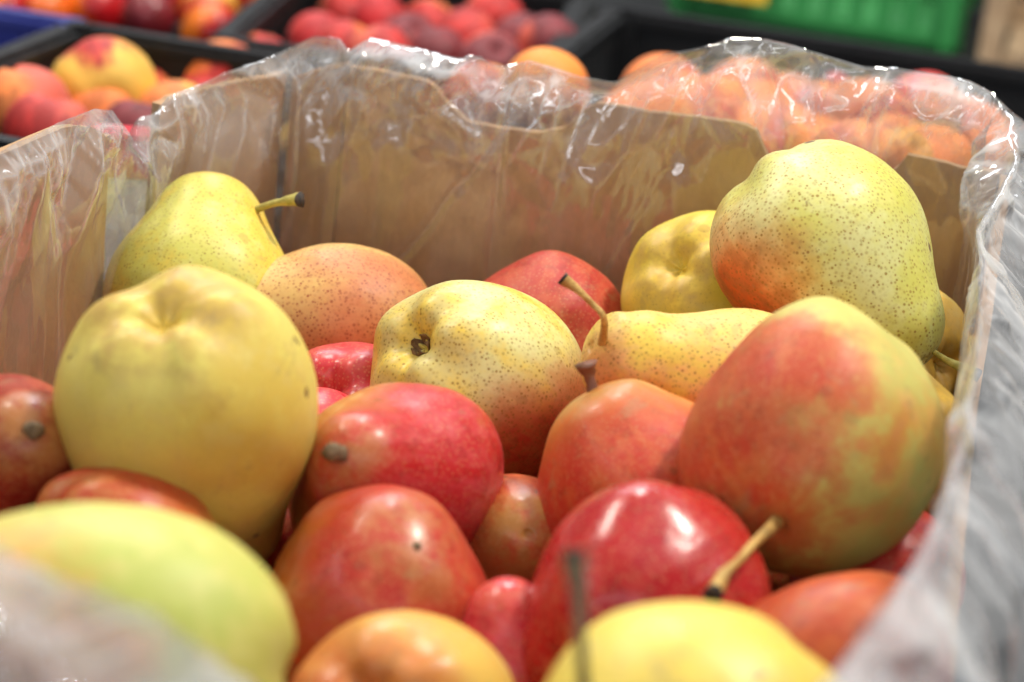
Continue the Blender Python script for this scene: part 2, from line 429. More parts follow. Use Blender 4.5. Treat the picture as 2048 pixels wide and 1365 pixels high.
def make_liner():
    def bd(px): return 1.178 + (px - 565) / (1935 - 565) * (1.113 - 1.178)
    st = []                                             # ridge line of the film, xyz
    A = lambda px, py, D: st.append(P(px, py, D))
    for px, py, D in [(-190, 350, .90), (-90, 300, .94), (0, 262, .975), (60, 235, 1.0), (130, 208, 1.03), (172, 212, 1.05), (203, 240, 1.063), (228, 264, 1.075),
                      (244, 292, 1.085), (262, 286, 1.092), (276, 232, 1.098), (300, 227, 1.103), (320, 216, 1.108), (340, 188, 1.114), (400, 164, 1.13), (452, 141, 1.143), (522, 118, 1.163), (560, 101, 1.175)]:
        A(px, py, D - .004)
    for px, py in [(630, 70), (668, 74), (683, 76), (700, 101), (716, 90), (742, 75), (800, 86), (850, 98), (905, 113), (925, 116), (940, 109), (965, 112), (985, 128), (1010, 132), (1060, 119),
                   (1110, 134), (1165, 152), (1232, 163), (1290, 128), (1330, 106), (1390, 96), (1430, 86), (1462, 74), (1530, 76), (1570, 84), (1640, 105), (1712, 127), (1730, 132), (1790, 133), (1840, 141), (1900, 150), (1940, 160)]:
        A(px, py, bd(px) - .004)
    A(1990, 186, 1.10); A(2030, 235, 1.07); A(2040, 320, 1.04); A(1990, 415, 1.01); A(1962, 462, .985); A(1972, 540, .93); A(1968, 650, .86); A(1963, 740, .81); A(1948, 830, .765)
    A(1915, 950, .715); A(1880, 1050, .675); A(1835, 1140, .64); A(1765, 1235, .605); A(1690, 1340, .575)
    A(1600, 1440, .55)
    c = P(1300, 1500, .515); st.append(c)
    A(1000, 1520, .50); A(700, 1480, .495); A(480, 1500, .49); A(330, 1510, .485); A(235, 1450, .482); A(150, 1380, .48); A(80, 1310, .482); A(0, 1255, .485); A(-80, 1190, .49)
    A(-330, 1000, .52); A(-700, 950, .55); A(-760, 800, .62); A(-560, 600, .72); A(-330, 430, .83)
    S = np.array(st); S = np.vstack([S, S[:1]])
    seg = np.linalg.norm(np.diff(S, axis=0), axis=1); cum = np.concatenate([[0], np.cumsum(seg)])
    Ltot = cum[-1]; NU = int(Ltot / 0.0014)
    u = np.linspace(0, Ltot, NU, endpoint=False)
    ridge = np.stack([np.interp(u, cum, S[:, i]) for i in range(3)], 1)
    # foot on the box plan and outward normal
    poly = [np.array(p) for p in POLY]
    foot = np.zeros((NU, 2)); nrm = np.zeros((NU, 2)); best = np.full(NU, 1e9)
    cen = np.mean(poly, axis=0)
    for i in range(len(poly)):
        a, b = poly[i], poly[(i + 1) % len(poly)]
        d = b - a; L = np.linalg.norm(d); d = d / L
        t = np.clip((ridge[:, :2] - a) @ d, 0, L); f = a + t[:, None] * d
        dist = np.linalg.norm(ridge[:, :2] - f, axis=1)
        n = np.array([d[1], -d[0]]);
        if np.dot((a + b) / 2 - cen, n) < 0: n = -n
        m = dist < best
        best[m] = dist[m]; foot[m] = f[m]; nrm[m] = n
    def smooth(x, w):
        k = np.hanning(w); k /= k.sum()
        pad = np.concatenate([x[-w:], x, x[:w]])
        return np.stack([np.convolve(pad[:, j], k, 'same')[w:-w] for j in range(x.shape[1])], 1)
    nrm = smooth(nrm, 41); nrm /= np.linalg.norm(nrm, axis=1)[:, None]
    foot = smooth(foot, 21)
    sd_ = np.sum((ridge[:, :2] - foot) * nrm, axis=1)
    rv = ridge - CAM; rn_ = np.sum(rv[:, :2] * nrm, axis=1); facing = rn_ / np.linalg.norm(rv[:, :2], axis=1)
    tq = (np.sum((foot - CAM[:2]) * nrm, axis=1) - .003) / np.where(np.abs(rn_) < .05, 1, rn_)
    tq = np.where(facing > .45, np.minimum(tq, 1.0), 1.0)
    ridge = CAM + rv * tq[:, None]                                  # keep the fold on the inner side of the card
    isleft = np.clip(((foot - LW) @ E2 + .002) / .004, 0, 1) * np.clip(-((foot - LW) @ E1 - .004) / .004, 0, 1) * (((foot - LW) @ E2) < .25)
    ridge[:, :2] -= nrm * (np.maximum(np.sum((ridge[:, :2] - foot) * nrm, axis=1) + .0025, 0) * isleft)[:, None]
    NI, NO = 110, 56
    onright = np.clip(((ridge[:, :2] - BR) @ E2) / 0.1, 0, 1) * np.clip(1 - np.abs((ridge[:, :2] - BR) @ E1) / 0.12, 0, 1)
    rows = []
    rng = random.Random(4)
    comps = []
    for kx in range(14):
        th = rng.gauss(0, 0.55); fq = rng.choice([15, 21, 28, 36, 48, 62, 80]); comps.append((th, fq, rng.random() * 7, rng.randint(0, 999)))
    comps2 = [(rng.gauss(0, .7), rng.choice([9, 13, 17]), rng.random() * 7, rng.randint(0, 999)) for _ in range(7)]
    def crease(uu, vv, sd, hangk=1.0):
        # jitter the facet lattice so that no grid shows
        ju = facet2(uu * 23 + 5, vv * 19, 70 + sd) * .011; jv = facet2(uu * 21, vv * 17 + 3, 71 + sd) * .012
        x, y = uu + ju, vv + jv
        low = np.clip((vv - .035) / .03, 0, 1)                     # further down the sheet hangs in long vertical folds
        crump = facet2(x * 36 + y * 14, y * 30 - x * 9, 74 + sd) * .0034 + facet2(x * 70 - y * 31, y * 62 + x * 24, 75 + sd) * .0017
        m3 = np.clip(noise2(uu * 17, vv * 15, 73 + sd) * 2.2, 0, 1)
        crump = crump + m3 * facet2(x * 150 + y * 50, y * 140 - x * 40, 76 + sd) * .0007
        hang = facet2(x * 52 + y * 9, y * 8, 77 + sd) * .0030 + facet2(x * 120 - y * 12, y * 13, 78 + sd) * .0012 + m3 * facet2(x * 60, y * 45, 79 + sd) * .001
        w1 = noise2(uu * 20, vv * 14, 71 + sd) * .5
        crump = crump * 1.15 + .0030 * (0.25 - worley2(x * 46 + y * 12 + w1, y * 26 + w1, 81 + sd)[0]) + m3 * .0018 * (0.25 - worley2(x * 110 - y * 30, y * 70, 82 + sd)[0])
        low = low * hangk
        h = crump * (1 - low) + hang * low
        for th, fq, ph, s in comps2:                               # long straight creases
            xx = uu * math.cos(th) + vv * math.sin(th)
            d = np.abs(xx * fq + ph - np.round(xx * fq + ph)) / fq
            mask = np.clip(noise2(uu * 10 + ph, vv * 9 + ph, s + sd) * 2.5 - 0.2, 0, 1)
            h += mask * 0.0012 * np.maximum(1 - d / 0.003, 0)
        return h
    # inner sheet, from the bottom up to the ridge
    s = np.linspace(1, 0, NI)
    zlow = 0.03
    UU, SS = np.meshgrid(u, s, indexing='ij')
    rz = ridge[:, 2][:, None]
    Zi = zlow + (rz - zlow) * (1 - SS)
    vv = rz - Zi                                          # metres below the ridge
    k = np.clip(1 - vv / 0.018, 0, 1); k = k * k * (3 - 2 * k)
    base_in = foot - nrm * (0.006 - .004 * onright[:, None])
    XY = base_in[:, None, :] + (ridge[:, None, :2] - base_in[:, None, :]) * k[..., None]
    amp = 0.85 + 1.45 * np.exp(-(np.maximum(vv - 0.012, 0) / 0.028) ** 2)
    amp = amp * np.clip(vv / 0.006, 0, 1) * (1 - .6 * onright[:, None])
    h = crease(UU, vv * 0.8, 0) * amp
    h = h - 0.002 - (0.004 - .003 * onright[:, None]) * np.clip(vv / .03, 0, 1) * (0.5 + 0.5 * noise2(UU * 8, vv * 3, 91))
    # keep the sheet on the inner side of the wall below the rim
    XY = XY + nrm[:, None, :] * np.minimum(h, 0.0035)[..., None]
    inner = np.concatenate([XY, Zi[..., None]], -1)
    # outer sheet, from the ridge down outside
    s2 = np.linspace(0, 1, NO + 1)[1:]
    UU2, S2 = np.meshgrid(u, s2, indexing='ij')
    drop = 0.085 + 0.02 * noise2(u * 12, u * 0, 77) + 0.05 * onright
    vv2 = drop[:, None] * S2
    outw = 0.007 + 0.009 * S2 + 0.004 * np.abs(noise2(UU2 * 14, S2 * 2, 41))
    outw = outw + onright[:, None] * (0.05 * S2 + 0.012 * noise2(UU2 * 18, S2 * 3, 42) * S2)
    outw = outw * np.clip(S2 / 0.3, 0, 1)
    h2 = crease(UU2 + 3.3, vv2, 50, 0.0) * 1.9 * np.clip(S2 / 0.1, 0, 1)
    XY2 = (foot + (ridge[:, :2] - foot))[:, None, :] + nrm[:, None, :] * (outw + h2)[..., None]
    rise = onright[:, None] * 0.012 * np.sin(np.pi * np.minimum(S2 * 2, 1))
    Z2 = rz - vv2 + rise
    outer = np.concatenate([XY2, Z2[..., None]], -1)
    V = np.concatenate([inner, outer], 1)                 # NU x (NI+NO) x 3
    nr_ = NI + NO
    ii = np.arange(NU); jj = np.arange(nr_ - 1)
    I, J = np.meshgrid(ii, jj, indexing='ij'); I2 = (I + 1) % NU
    Fq = np.stack([I * nr_ + J, I2 * nr_ + J, I2 * nr_ + J + 1, I * nr_ + J + 1], -1).reshape(-1, 4)
    me = bpy.data.meshes.new("liner_bag")
    nv = NU * nr_; nf_ = len(Fq)
    me.vertices.add(nv); me.vertices.foreach_set("co", V.reshape(-1))
    me.loops.add(nf_ * 4); me.loops.foreach_set("vertex_index", Fq.reshape(-1).astype(np.int32))
    me.polygons.add(nf_); me.polygons.foreach_set("loop_start", np.arange(0, nf_ * 4, 4, dtype=np.int32))
    me.polygons.foreach_set("use_smooth", np.ones(nf_, bool))
    me.materials.append(M_FILM); me.update(calc_edges=True); me.validate()
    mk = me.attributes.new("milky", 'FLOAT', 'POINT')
    VU = np.concatenate([UU, UU2 + 3], 1); VV = np.concatenate([vv, vv2], 1)
    onfront = np.clip(((ridge[:, :2] - BR) @ E2 - .45) / .1, 0, 1)
    outer_m = np.concatenate([np.zeros(NI), np.ones(NO)])[None, :]
    bunch = (onright[:, None] * (0.05 + 0.21 * outer_m) + onfront[:, None] * (.03 + .04 * outer_m)) * (0.75 + 0.6 * noise2(VU * 22, VV * 20, 63))   # several layers bunched together
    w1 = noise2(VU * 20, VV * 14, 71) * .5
    haze_cell = worley2(VU * 48 + VV * 16 + w1, VV * 24 + w1, 66)[1]; haze_cell2 = worley2(VU * 120 - VV * 40 + w1, VV * 70 + w1, 67)[1]
    facet_haze = np.where(haze_cell > .25, 1.0, 0.0) + np.where(haze_cell2 > .6, .7, 0.0)          # random cells of haze that paint in bright facets, whatever the light
    near = np.exp(-(np.maximum(VV - .012, 0) / .03) ** 2)
    milk = np.clip(0.035 + 0.045 * noise2(VU * 25, VV * 18, 61) + 0.03 * noise2(VU * 90, VV * 60, 62), 0.012, 0.12)
    def bend_(hh):
        l = np.abs(2 * hh - np.roll(hh, 1, 0) - np.roll(hh, -1, 0)); l[:, 1:-1] += np.abs(2 * hh[:, 1:-1] - hh[:, :-2] - hh[:, 2:])
        return np.clip(l / np.percentile(l, 97), 0, 1) ** 1.3
    crs = np.concatenate([bend_(h), bend_(h2)], 1)                                    # creased film whitens; strengthened here to paint in its white reflections
    milk = milk + crs * (.10 + .16 * near)
    milk = milk + near * (.05 + .08 * facet_haze) + .012 * facet_haze  # haze near the rim paints in a veil of hall reflections
    onleft = np.clip(-((ridge[:, :2] - LW) @ E1) / .01, 0, 1)[:, None]
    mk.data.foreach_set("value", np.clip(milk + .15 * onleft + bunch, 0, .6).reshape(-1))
    o = link("liner_bag", me)
    tag(o, "crinkled clear plastic liner bag folded over the rim of the cardboard box", "plastic bag")
make_liner()

# ------------------------------------------------------------------ fruit builders
def catmull(pts, n):
    pts = np.array(pts, float); m = len(pts)
    q = np.vstack([2 * pts[0] - pts[1], pts, 2 * pts[-1] - pts[-2]])
    out = []
    t = np.linspace(0, m - 1 - 1e-9, n)
    for x in t:
        i = int(x); f = x - i
        a, b, c, d = q[i], q[i + 1], q[i + 2], q[i + 3]
        out.append(0.5 * ((2 * b) + (c - a) * f + (2 * a - 5 * b + 4 * c - d) * f * f + (3 * b - a - 3 * c + d) * f ** 3))
    return np.array(out)

def tube(path, radii, seg=10):
    path = np.array(path, float); n = len(path)
    verts, faces = [], []
    ref = np.array([0.3, 0.5, 0.8])
    for i in range(n):
        t = path[min(i + 1, n - 1)] - path[max(i - 1, 0)]; t /= np.linalg.norm(t) + 1e-9
        a = np.cross(t, ref); a /= np.linalg.norm(a) + 1e-9; b = np.cross(t, a)
        for j in range(seg):
            an = 2 * math.pi * j / seg
            rr = radii[i] * (1 + 0.10 * math.sin(3 * an + i * 0.7))
            verts.append(path[i] + rr * (math.cos(an) * a + math.sin(an) * b))
    for i in range(n - 1):
        for j in range(seg):
            faces.append((i * seg + j, i * seg + (j + 1) % seg, (i + 1) * seg + (j + 1) % seg, (i + 1) * seg + j))
    faces.append(tuple(range(seg))[::-1]); faces.append(tuple((n - 1) * seg + j for j in range(seg)))
    return verts, faces

PEARS = []
def pear(label, px, py, D, W, axis, neck=0.9, fat=0.5, seed=1, mat=None, bumps=(), groove=None, bend=0.0, stem=None, stem_kind='tan',
         stem_r=0.0016, stem_tip=True, calyx=False, spin=0.0, group=None, flat=1.0, world_loc=None, nu=72, lump=1.0, stub=None, tipfat=1.0, stem_abs=False):
    c = P(px, py, D) if world_loc is None else np.array(world_loc)
    a = cdir(*axis)
    x = np.cross(a, np.array([0.31, 0.77, 0.55])); x /= np.linalg.norm(x)
    y = np.cross(a, x)
    xs = math.cos(spin) * x + math.sin(spin) * y; ys = np.cross(a, xs)
    rot = np.stack([xs, ys, a], 1)                        # local -> world
    k, n = neck, fat
    H = .895 * k / .9
    wn = min(1.0, max(0.0, (k - .42) / .4)) * (1 - (n - .5) * 2.2)
    tt_ = np.array([.0, .14, .28, .42, .55, .67, .78, .87, .935, .98, 1.0])
    pc_ = np.array([1, .985, .92, .80, .665, .555, .475, .405, .31, .20, .10]) * np.array([1] * 6 + [1 + .3 * (tipfat - 1)] * 2 + [tipfat] * 3)
    up = .5 * ((1 - wn) * np.sqrt(np.maximum(1 - (tt_ * .985) ** 2.3, 0)) + wn * pc_)
    prof = [(-.385, .0), (-.40, .04), (-.445, .085), (-.475, .15), (-.468, .21), (-.425, .295), (-.325, .395), (-.17, .472)] + [(t_ * H, u_) for t_, u_ in zip(tt_, up)]
    prof += [(H * 1.0, up[-1] * .55), (H - .012, .024), (H - .015, 0.0)] if not (stub and stub[1] < .002) else [(H + .004, up[-1] * .6), (H + .006, .02), (H + .006, 0.0)]
    pr = catmull(prof, 64) * W; pr[:, 1] = np.maximum(pr[:, 1], 0); pr[0, 1] = 0; pr[-1, 1] = 0
    ph = np.linspace(0, 2 * math.pi, nu, endpoint=False)
    Z, PH = np.meshgrid(pr[:, 0], ph, indexing='ij'); RR = np.repeat(pr[:, 1][:, None], nu, 1)
    rr = RR * (1 + 0.022 * lump * np.sin(2 * PH + seed) + 0.014 * lump * np.sin(3 * PH + seed * 2.3 + Z / W * 2))
    low = np.exp(-((Z / W + .46) / .14) ** 2)
    rr = rr * (1 + 0.05 * low * np.cos(5 * PH + seed)); Z = Z - W * 0.012 * low * np.cos(5 * PH + seed)
    if groove:
        g0, ga, gs, gz0, gz1 = groove
        dphi = (PH - g0 + math.pi) % (2 * math.pi) - math.pi
        zz = Z / W; msk = 1 / (1 + np.exp(-(zz - gz0) * 25)) * 1 / (1 + np.exp((zz - gz1) * 12))
        rr = rr * (1 - ga * np.exp(-(dphi / gs) ** 2) * msk)
    V = np.stack([rr * np.cos(PH) * flat, rr * np.sin(PH), Z], -1)
    V[..., 0] += bend * W * np.clip(Z / W - .1, 0, 2) ** 2
    dirs = V / (np.linalg.norm(V, axis=-1, keepdims=True) + 1e-9)
    V = V + dirs * (noise3(V / W * 2.3 + seed * 3.1, seed) * 0.016 * W * lump + noise3(V / W * 6 + seed, seed + 5) * 0.0035 * W * lump)[..., None]
    for bd_, amp, sig in bumps:
        ld = rot.T @ cdir(*bd_); an = np.arccos(np.clip(dirs @ ld, -1, 1))
        V = V + dirs * (amp * W * np.exp(-(an / sig) ** 2))[..., None]
    V[0] = V[0].mean(0); V[-1] = V[-1].mean(0)
    m = V.shape[0]
    verts = V.reshape(-1, 3)
    faces = [(i * nu + j, i * nu + (j + 1) % nu, (i + 1) * nu + (j + 1) % nu, (i + 1) * nu + j) for i in range(m - 1) for j in range(nu)]
    mt = {k2: v2 for k2, v2 in mat.items()}
    if 'BlushDir' in mt: mt['BlushDir'] = tuple(rot.T @ cdir(*mt['BlushDir']))
    mt['Ends'] = (-.47 * W, .89 * k / .9 * W, 0)
    mtl = skin("pear_skin_%02d" % len(PEARS), seed, **mt)
    o = link("pear", mesh_from("pear", verts, faces, mtl))
    mw = Matrix([[*rot[0], c[0]], [*rot[1], c[1]], [*rot[2], c[2]], [0, 0, 0, 1]])
    o.matrix_world = mw
    tag(o, label, "pear", group or "pears in the cardboard box")
    tip = V[-3].mean(0)
    if stem:
        pts = ([tip - np.array([0, 0, .004])] if not stem_abs else []) + [rot.T @ (P(*q) - c) for q in stem]
        sp = catmull(pts, 22)
        tt = np.linspace(0, 1, 22)
        rad = stem_r * (1.15 - 0.45 * np.sin(np.pi * np.minimum(tt * 1.1, 1)) + 0.45 * tt ** 6) * (1 + 0.35 * np.exp(-tt * 14))
        vs, fs = tube(sp, rad)
        tipn = 1 if stem_tip else 0
        mi = [1 if (f[0] // 10) >= 22 - 1 - tipn and len(f) == 4 else 0 for f in fs]; mi[-1] = 1
        link("stem", mesh_from("stem", vs, fs, [STEM[stem_kind], STEM['tip'] if stem_tip else STEM[stem_kind]], True, mi), o)
    if stub:                                              # broken-off woody stalk end
        sr, sl = stub
        pth = [tip + np.array([0, 0, z]) for z in np.linspace(-.004, sl, 7)]
        pth = [p + np.array([0.2 * max(p[2] - tip[2], 0), 0.1 * max(p[2] - tip[2], 0), 0]) for p in pth]
        vs, fs = tube(pth, [sr * q for q in (1.5, 1.3, 1.05, .9, 1.05, 1.15, .6)])
        vs = [np.array(p) + noise3(np.array([p]) / sr * 1.1 + seed, 5)[0] * sr * .38 * np.array([.7, .6, .9]) for p in vs]
        link("stem", mesh_from("stem", vs, fs, STEM['stub']), o)
    if calyx:
        c0 = V[0, 0]; zc = c0[2]; vs, fs = [], []
        rn = random.Random(seed)
        for q in range(5):
            an = 2 * math.pi * (q + rn.uniform(-.2, .2)) / 5; ca, sa = math.cos(an), math.sin(an)
            L = W * rn.uniform(.055, .08); w = W * .024
            r0 = W * .012
            prof2 = [(r0, 0.0, w), (r0 + L * .4, -L * .55, w * 1.1), (r0 + L * .55, -L * .95, w * .7), (r0 + L * .4, -L * 1.2, w * .15)]
            b0 = len(vs)
            for (r1, dz, ww) in prof2:
                for sgn in (-1, 1):
                    for th in (0, .0005):
                        vs.append((c0[0] + ca * (r1 + th) - sa * ww * sgn, c0[1] + sa * (r1 + th) + ca * ww * sgn, zc + dz + .001))
            for i in range(3):
                p = b0 + i * 4
                fs += [(p, p + 4, p + 6, p + 2), (p + 1, p + 3, p + 7, p + 5), (p, p + 1, p + 5, p + 4), (p + 2, p + 6, p + 7, p + 3)]
        link("calyx", mesh_from("calyx", vs, fs, M_CALYX, False), o)
    PEARS.append((label, c, W))
    return o

# ground colours
YEL, YGR, GRN, GOLD = lin(222, 192, 80), lin(200, 196, 94), lin(186, 194, 92), lin(214, 168, 66)
PALE = lin(212, 209, 142)
RED, PINK, ORG, RUST, DRED = lin(182, 36, 34), lin(204, 56, 64), lin(206, 96, 42), lin(182, 86, 48), lin(140, 26, 30)
def look(ground, ground2, blush=RED, blush2=ORG, d=(0, -1, 0), at=0.5, soft=.3, nz=.7, dots=.5, dsize=.2, rus=.4, rough=.34, spots=.5, dotc=lin(150, 120, 50), coat=0.0):
    return dict(Ground=ground, Ground2=ground2, Blush=blush, Blush2=blush2, BlushDir=d, BlushAt=at, BlushSoft=soft, BlushNoise=nz, Dots=dots,
                DotSize=dsize, Russet=rus, Rough=rough, Spots=spots, DotColor=dotc, Coat=coat * .25)

# ---- upper layer, as they lie in the photograph
pear("large plain yellow pear showing its hollow blossom end, left of centre", 376, 800, .86, .0865, (.14, -.72, -.66), neck=.95, fat=.5, seed=3,
     mat=look(lin(220, 204, 106), lin(212, 184, 82), RED, ORG, (.3, -.9, 0), 1.15, .4, .5, .3, .16, .6, .38, .9), groove=(0.0, .0, .2, -.5, .3), bumps=[((.3, -.75, .5), -.05, .5), ((-.05, .52, .85), -.02, .12), ((-.04, .38, .92), -.016, .10), ((-.03, .22, .97), -.012, .10)])
pear("freckled pale green pear with blossom end turned left, in the centre", 955, 765, 1.0, .083, (.62, -.42, -.66), neck=.85, seed=7,
     mat=look(YEL, PALE, RED, RUST, (.45, -.8, .1), .38, .34, .5, 1.0, .22, .35, .3, .25), calyx=True)
pear("freckled pale green pear on top of the heap, far right", 1645, 492, 1.02, .083, (.55, -.70, .38), neck=.78, fat=.56, seed=11,
     mat=look(PALE, YGR, lin(216, 84, 40), RUST, (-.75, -.5, .4), .74, .30, .4, 1.0, .23, .3, .33, 1.0),
     bumps=[((-.95, -.15, .3), .06, .5), ((-.75, .5, .3), -.03, .35)], stem=[(1850, 690, 1.0), (1870, 706, .995), (1905, 727, .99), (1958, 752, .985)], stem_kind='green', stem_r=.0016)
pear("big red and yellow streaked pear with its bent stem pointing at the viewer", 1630, 872, .87, .0905, (-.337, -.56, .76), neck=.56, fat=.86, seed=5,
     mat=look(lin(192, 184, 100), lin(208, 152, 70), lin(182, 50, 36), lin(192, 88, 48), (-.8, .1, .35), .27, .5, 1.5, .12, .18, .45, .42, .25), lump=1.6,
     bumps=[((-.25, -.3, .9), .02, .25), ((.75, .66, .1), -.05, .5), ((-.75, .68, .1), -.02, .5), ((-.3, -.05, .95), -.012, .12), ((-.27, .15, .95), -.01, .12)], stem=[(1508, 1088, .805), (1480, 1118, .788), (1448, 1150, .775), (1425, 1192, .765)], stem_kind='tan', stem_r=.0019)
pear("yellow pear half hidden behind the topmost freckled pear", 1425, 605, 1.075, .077, (.5, -.45, -.75), neck=.8, seed=13,
     mat=look(YEL, lin(212, 190, 70), RED, ORG, (0, -1, 0), 1.3, .3, .3, .45, .16, .6, .36, .3), bumps=[((.25, .25, .93), -.05, .3)], calyx=False)
pear("small freckled pear with neck pointing left and a spotted woody stem", 1512, 828, .97, .073, (-.845, .385, .37), neck=1.0, fat=.6, seed=17,
     mat=look(YEL, lin(228, 196, 110), lin(206, 80, 48), lin(214, 120, 74), (-.35, -.45, .8), .62, .4, .8, 1.0, .22, .3, .36, .2),
     stem=[(1208, 640, .925), (1185, 608, .925), (1152, 578, .925), (1124, 555, .925)], stem_kind='tan', stem_r=.0016, bend=.1, tipfat=1.35)
pear("orange red waxy pear with a short thick brown stem standing up", 1290, 1000, .915, .081, (-.44, .80, .02), neck=.57, fat=.1, seed=19,
     lump=1.6, mat=look(lin(204, 126, 58), lin(206, 146, 70), lin(180, 42, 34), lin(186, 76, 40), (.1, -.6, .6), -.45, .4, .9, .3, .2, .8, .32, .4, coat=.25),
     stem=[(1184, 772, .913), (1178, 750, .913), (1172, 728, .912)], stem_kind='brown', stem_r=.0027, stem_tip=False)
pear("shiny deep red pear in front of the bent stem", 1282, 1245, .82, .082, (.38, .52, -.76), neck=.72, fat=.55, seed=23,
     lump=1.8, mat=look(lin(176, 62, 38), lin(186, 88, 40), lin(166, 18, 30), lin(176, 30, 36), (-.3, .5, .7), -.1, .4, .5, .06, .2, .1, .2, .1, coat=.5),
     bumps=[((-.02, .93, .3), .06, .38)])
pear("red pear with dents and a pale stalk scar, front of the heap", 750, 1214, .85, .079, (.38, .58, .71), neck=.5, fat=.5, seed=29,
     lump=2.2, mat=look(lin(196, 116, 46), lin(190, 92, 42), lin(178, 40, 38), lin(188, 66, 54), (.7, .4, .4), .05, .45, .8, .2, .2, .5, .27, .3, coat=.4),
     bumps=[((.02, .45, .88), -.02, .2), ((.12, .2, .97), -.012, .16), ((.5, .12, .85), -.02, .14), ((.62, -.1, .78), -.014, .15), ((.85, .0, .5), .02, .3)], stub=(.0017, .0006))
pear("pink red pear with an orange shoulder and grey stub of stalk", 795, 970, .915, .0775, (-.27, .22, .94), neck=.80, fat=.5, seed=31,
     lump=2.0, mat=look(lin(192, 116, 54), lin(188, 96, 46), lin(184, 34, 44), lin(194, 64, 72), (.65, .1, .6), .2, .35, .7, .15, .2, .6, .28, .3, coat=.35), stub=(.0030, .0095))
pear("bright pink pear wedged behind the large yellow one", 700, 858, 1.03, .07, (.2, -.5, -.8), neck=.7, seed=37,
     mat=look(lin(200, 70, 62), lin(200, 70, 62), lin(190, 36, 50), lin(198, 56, 64), (0, .5, .6), -.6, .3, .4, .1, .2, .1, .25, .1, coat=.3))
pear("rusty freckled pear lying on its side against the back wall", 705, 648, 1.085, .070, (-.95, .12, .3), neck=1.0, fat=.5, seed=41,
     mat=look(lin(214, 176, 104), lin(206, 160, 92), lin(186, 92, 60), lin(196, 122, 78), (.6, .2, .7), .7, .55, 1.1, .95, .24, .35, .4, .2, dotc=lin(150, 66, 40)))
pear("yellow green pear standing neck up in the back left corner", 405, 612, 1.085, .0815, (.06, .95, -.25), neck=.72, fat=.53, seed=43,
     mat=look(YEL, YGR, RED, ORG, (0, -1, 0), 1.4, .3, .3, .95, .18, .35, .33, .25), stem_abs=True, stem=[(480, 428, 1.09), (512, 420, 1.085), (545, 408, 1.08), (575, 402, 1.078), (602, 400, 1.075)], stem_kind='green', stem_r=.0021, bend=.02, tipfat=1.1)
pear("matte red pear against the back wall behind the spotted stem", 1092, 672, 1.095, .073, (.15, .35, -.9), neck=.6, seed=47,
     lump=1.8, mat=look(lin(186, 84, 54), lin(190, 100, 60), lin(170, 46, 38), lin(182, 76, 52), (0, .5, .5), -.4, .4, .6, .25, .2, .3, .42, .1), bumps=[((.05, .95, .2), .04, .35)])
pear("golden pear tucked under the topmost pear by the right wall", 1768, 712, 1.05, .072, (-.6, .1, -.7), neck=.8, seed=53,
     mat=look(GOLD, lin(206, 164, 72), RED, ORG, (0, -1, 0), 1.4, .3, .3, .4, .16, .5, .4, .2))
pear("yellow freckled pear squeezed between the streaked pear and right film", 1740, 905, .95, .074, (-.3, -.5, -.8), neck=.8, seed=59,
     mat=look(lin(224, 182, 66), GOLD, RED, ORG, (0, -1, 0), 1.4, .3, .3, .45, .2, .4, .36, .3))
pear("dark red pear with blackened stalk hollow at the left edge", 5, 945, .885, .069, (.38, .32, .86), neck=.72, fat=.5, seed=61,
     mat=look(lin(180, 104, 52), lin(170, 84, 46), lin(142, 32, 30), lin(164, 60, 44), (-.2, .4, .6), .05, .45, .9, .25, .2, .6, .3, .6, coat=.3), stub=(.003, .001))
pear("orange red pear mostly covered by the green pear at lower left", 240, 1130, .84, .068, (.6, -.4, -.6), neck=.7, seed=67,
     mat=look(lin(220, 140, 64), GOLD, lin(184, 56, 36), lin(194, 92, 44), (-.3, .6, .5), .25, .4, .9, .2, .2, .4, .34, .2))
pear("blurred green pear lying across the lower left corner", 285, 1302, .69, .0795, (-.95, .2, .2), neck=1.0, fat=.68, seed=71,
     mat=look(lin(182, 188, 92), lin(198, 192, 98), lin(210, 150, 62), lin(216, 140, 64), (-.55, -.1, .8), .72, .25, .5, .1, .18, .15, .4, .2))
pear("blurred orange yellow pear at the bottom edge, left of the yellow one", 800, 1462, .755, .071, (.2, -.4, -.85), neck=.7, seed=73,
     mat=look(lin(222, 182, 88), lin(216, 160, 72), lin(202, 104, 54), lin(210, 130, 64), (-.5, .3, .7), .55, .5, .7, .1, .18, .2, .3, .2, coat=.2))
pear("blurred pale yellow pear with upright stem at the bottom edge", 1380, 1517, .665, .0825, (-.75, -.25, .5), neck=.55, fat=.56, seed=79,
     mat=look(lin(230, 206, 96), lin(224, 192, 82), RED, ORG, (0, -1, 0), 1.4, .3, .3, .12, .18, .45, .34, .5),
     stem_abs=True, stem=[(1190, 1450, .62), (1168, 1365, .605), (1162, 1290, .60), (1156, 1190, .60), (1148, 1100, .60)], stem_kind='grey', stem_r=.0019)
pear("orange russet pear under the film at lower right", 1668, 1372, .775, .07, (.6, .5, -.6), neck=.6, seed=83,
     lump=1.6, mat=look(lin(206, 108, 42), lin(196, 92, 40), lin(178, 66, 32), lin(194, 88, 36), (0, .3, .7), -.1, .4, .6, .5, .2, .4, .36, .1))
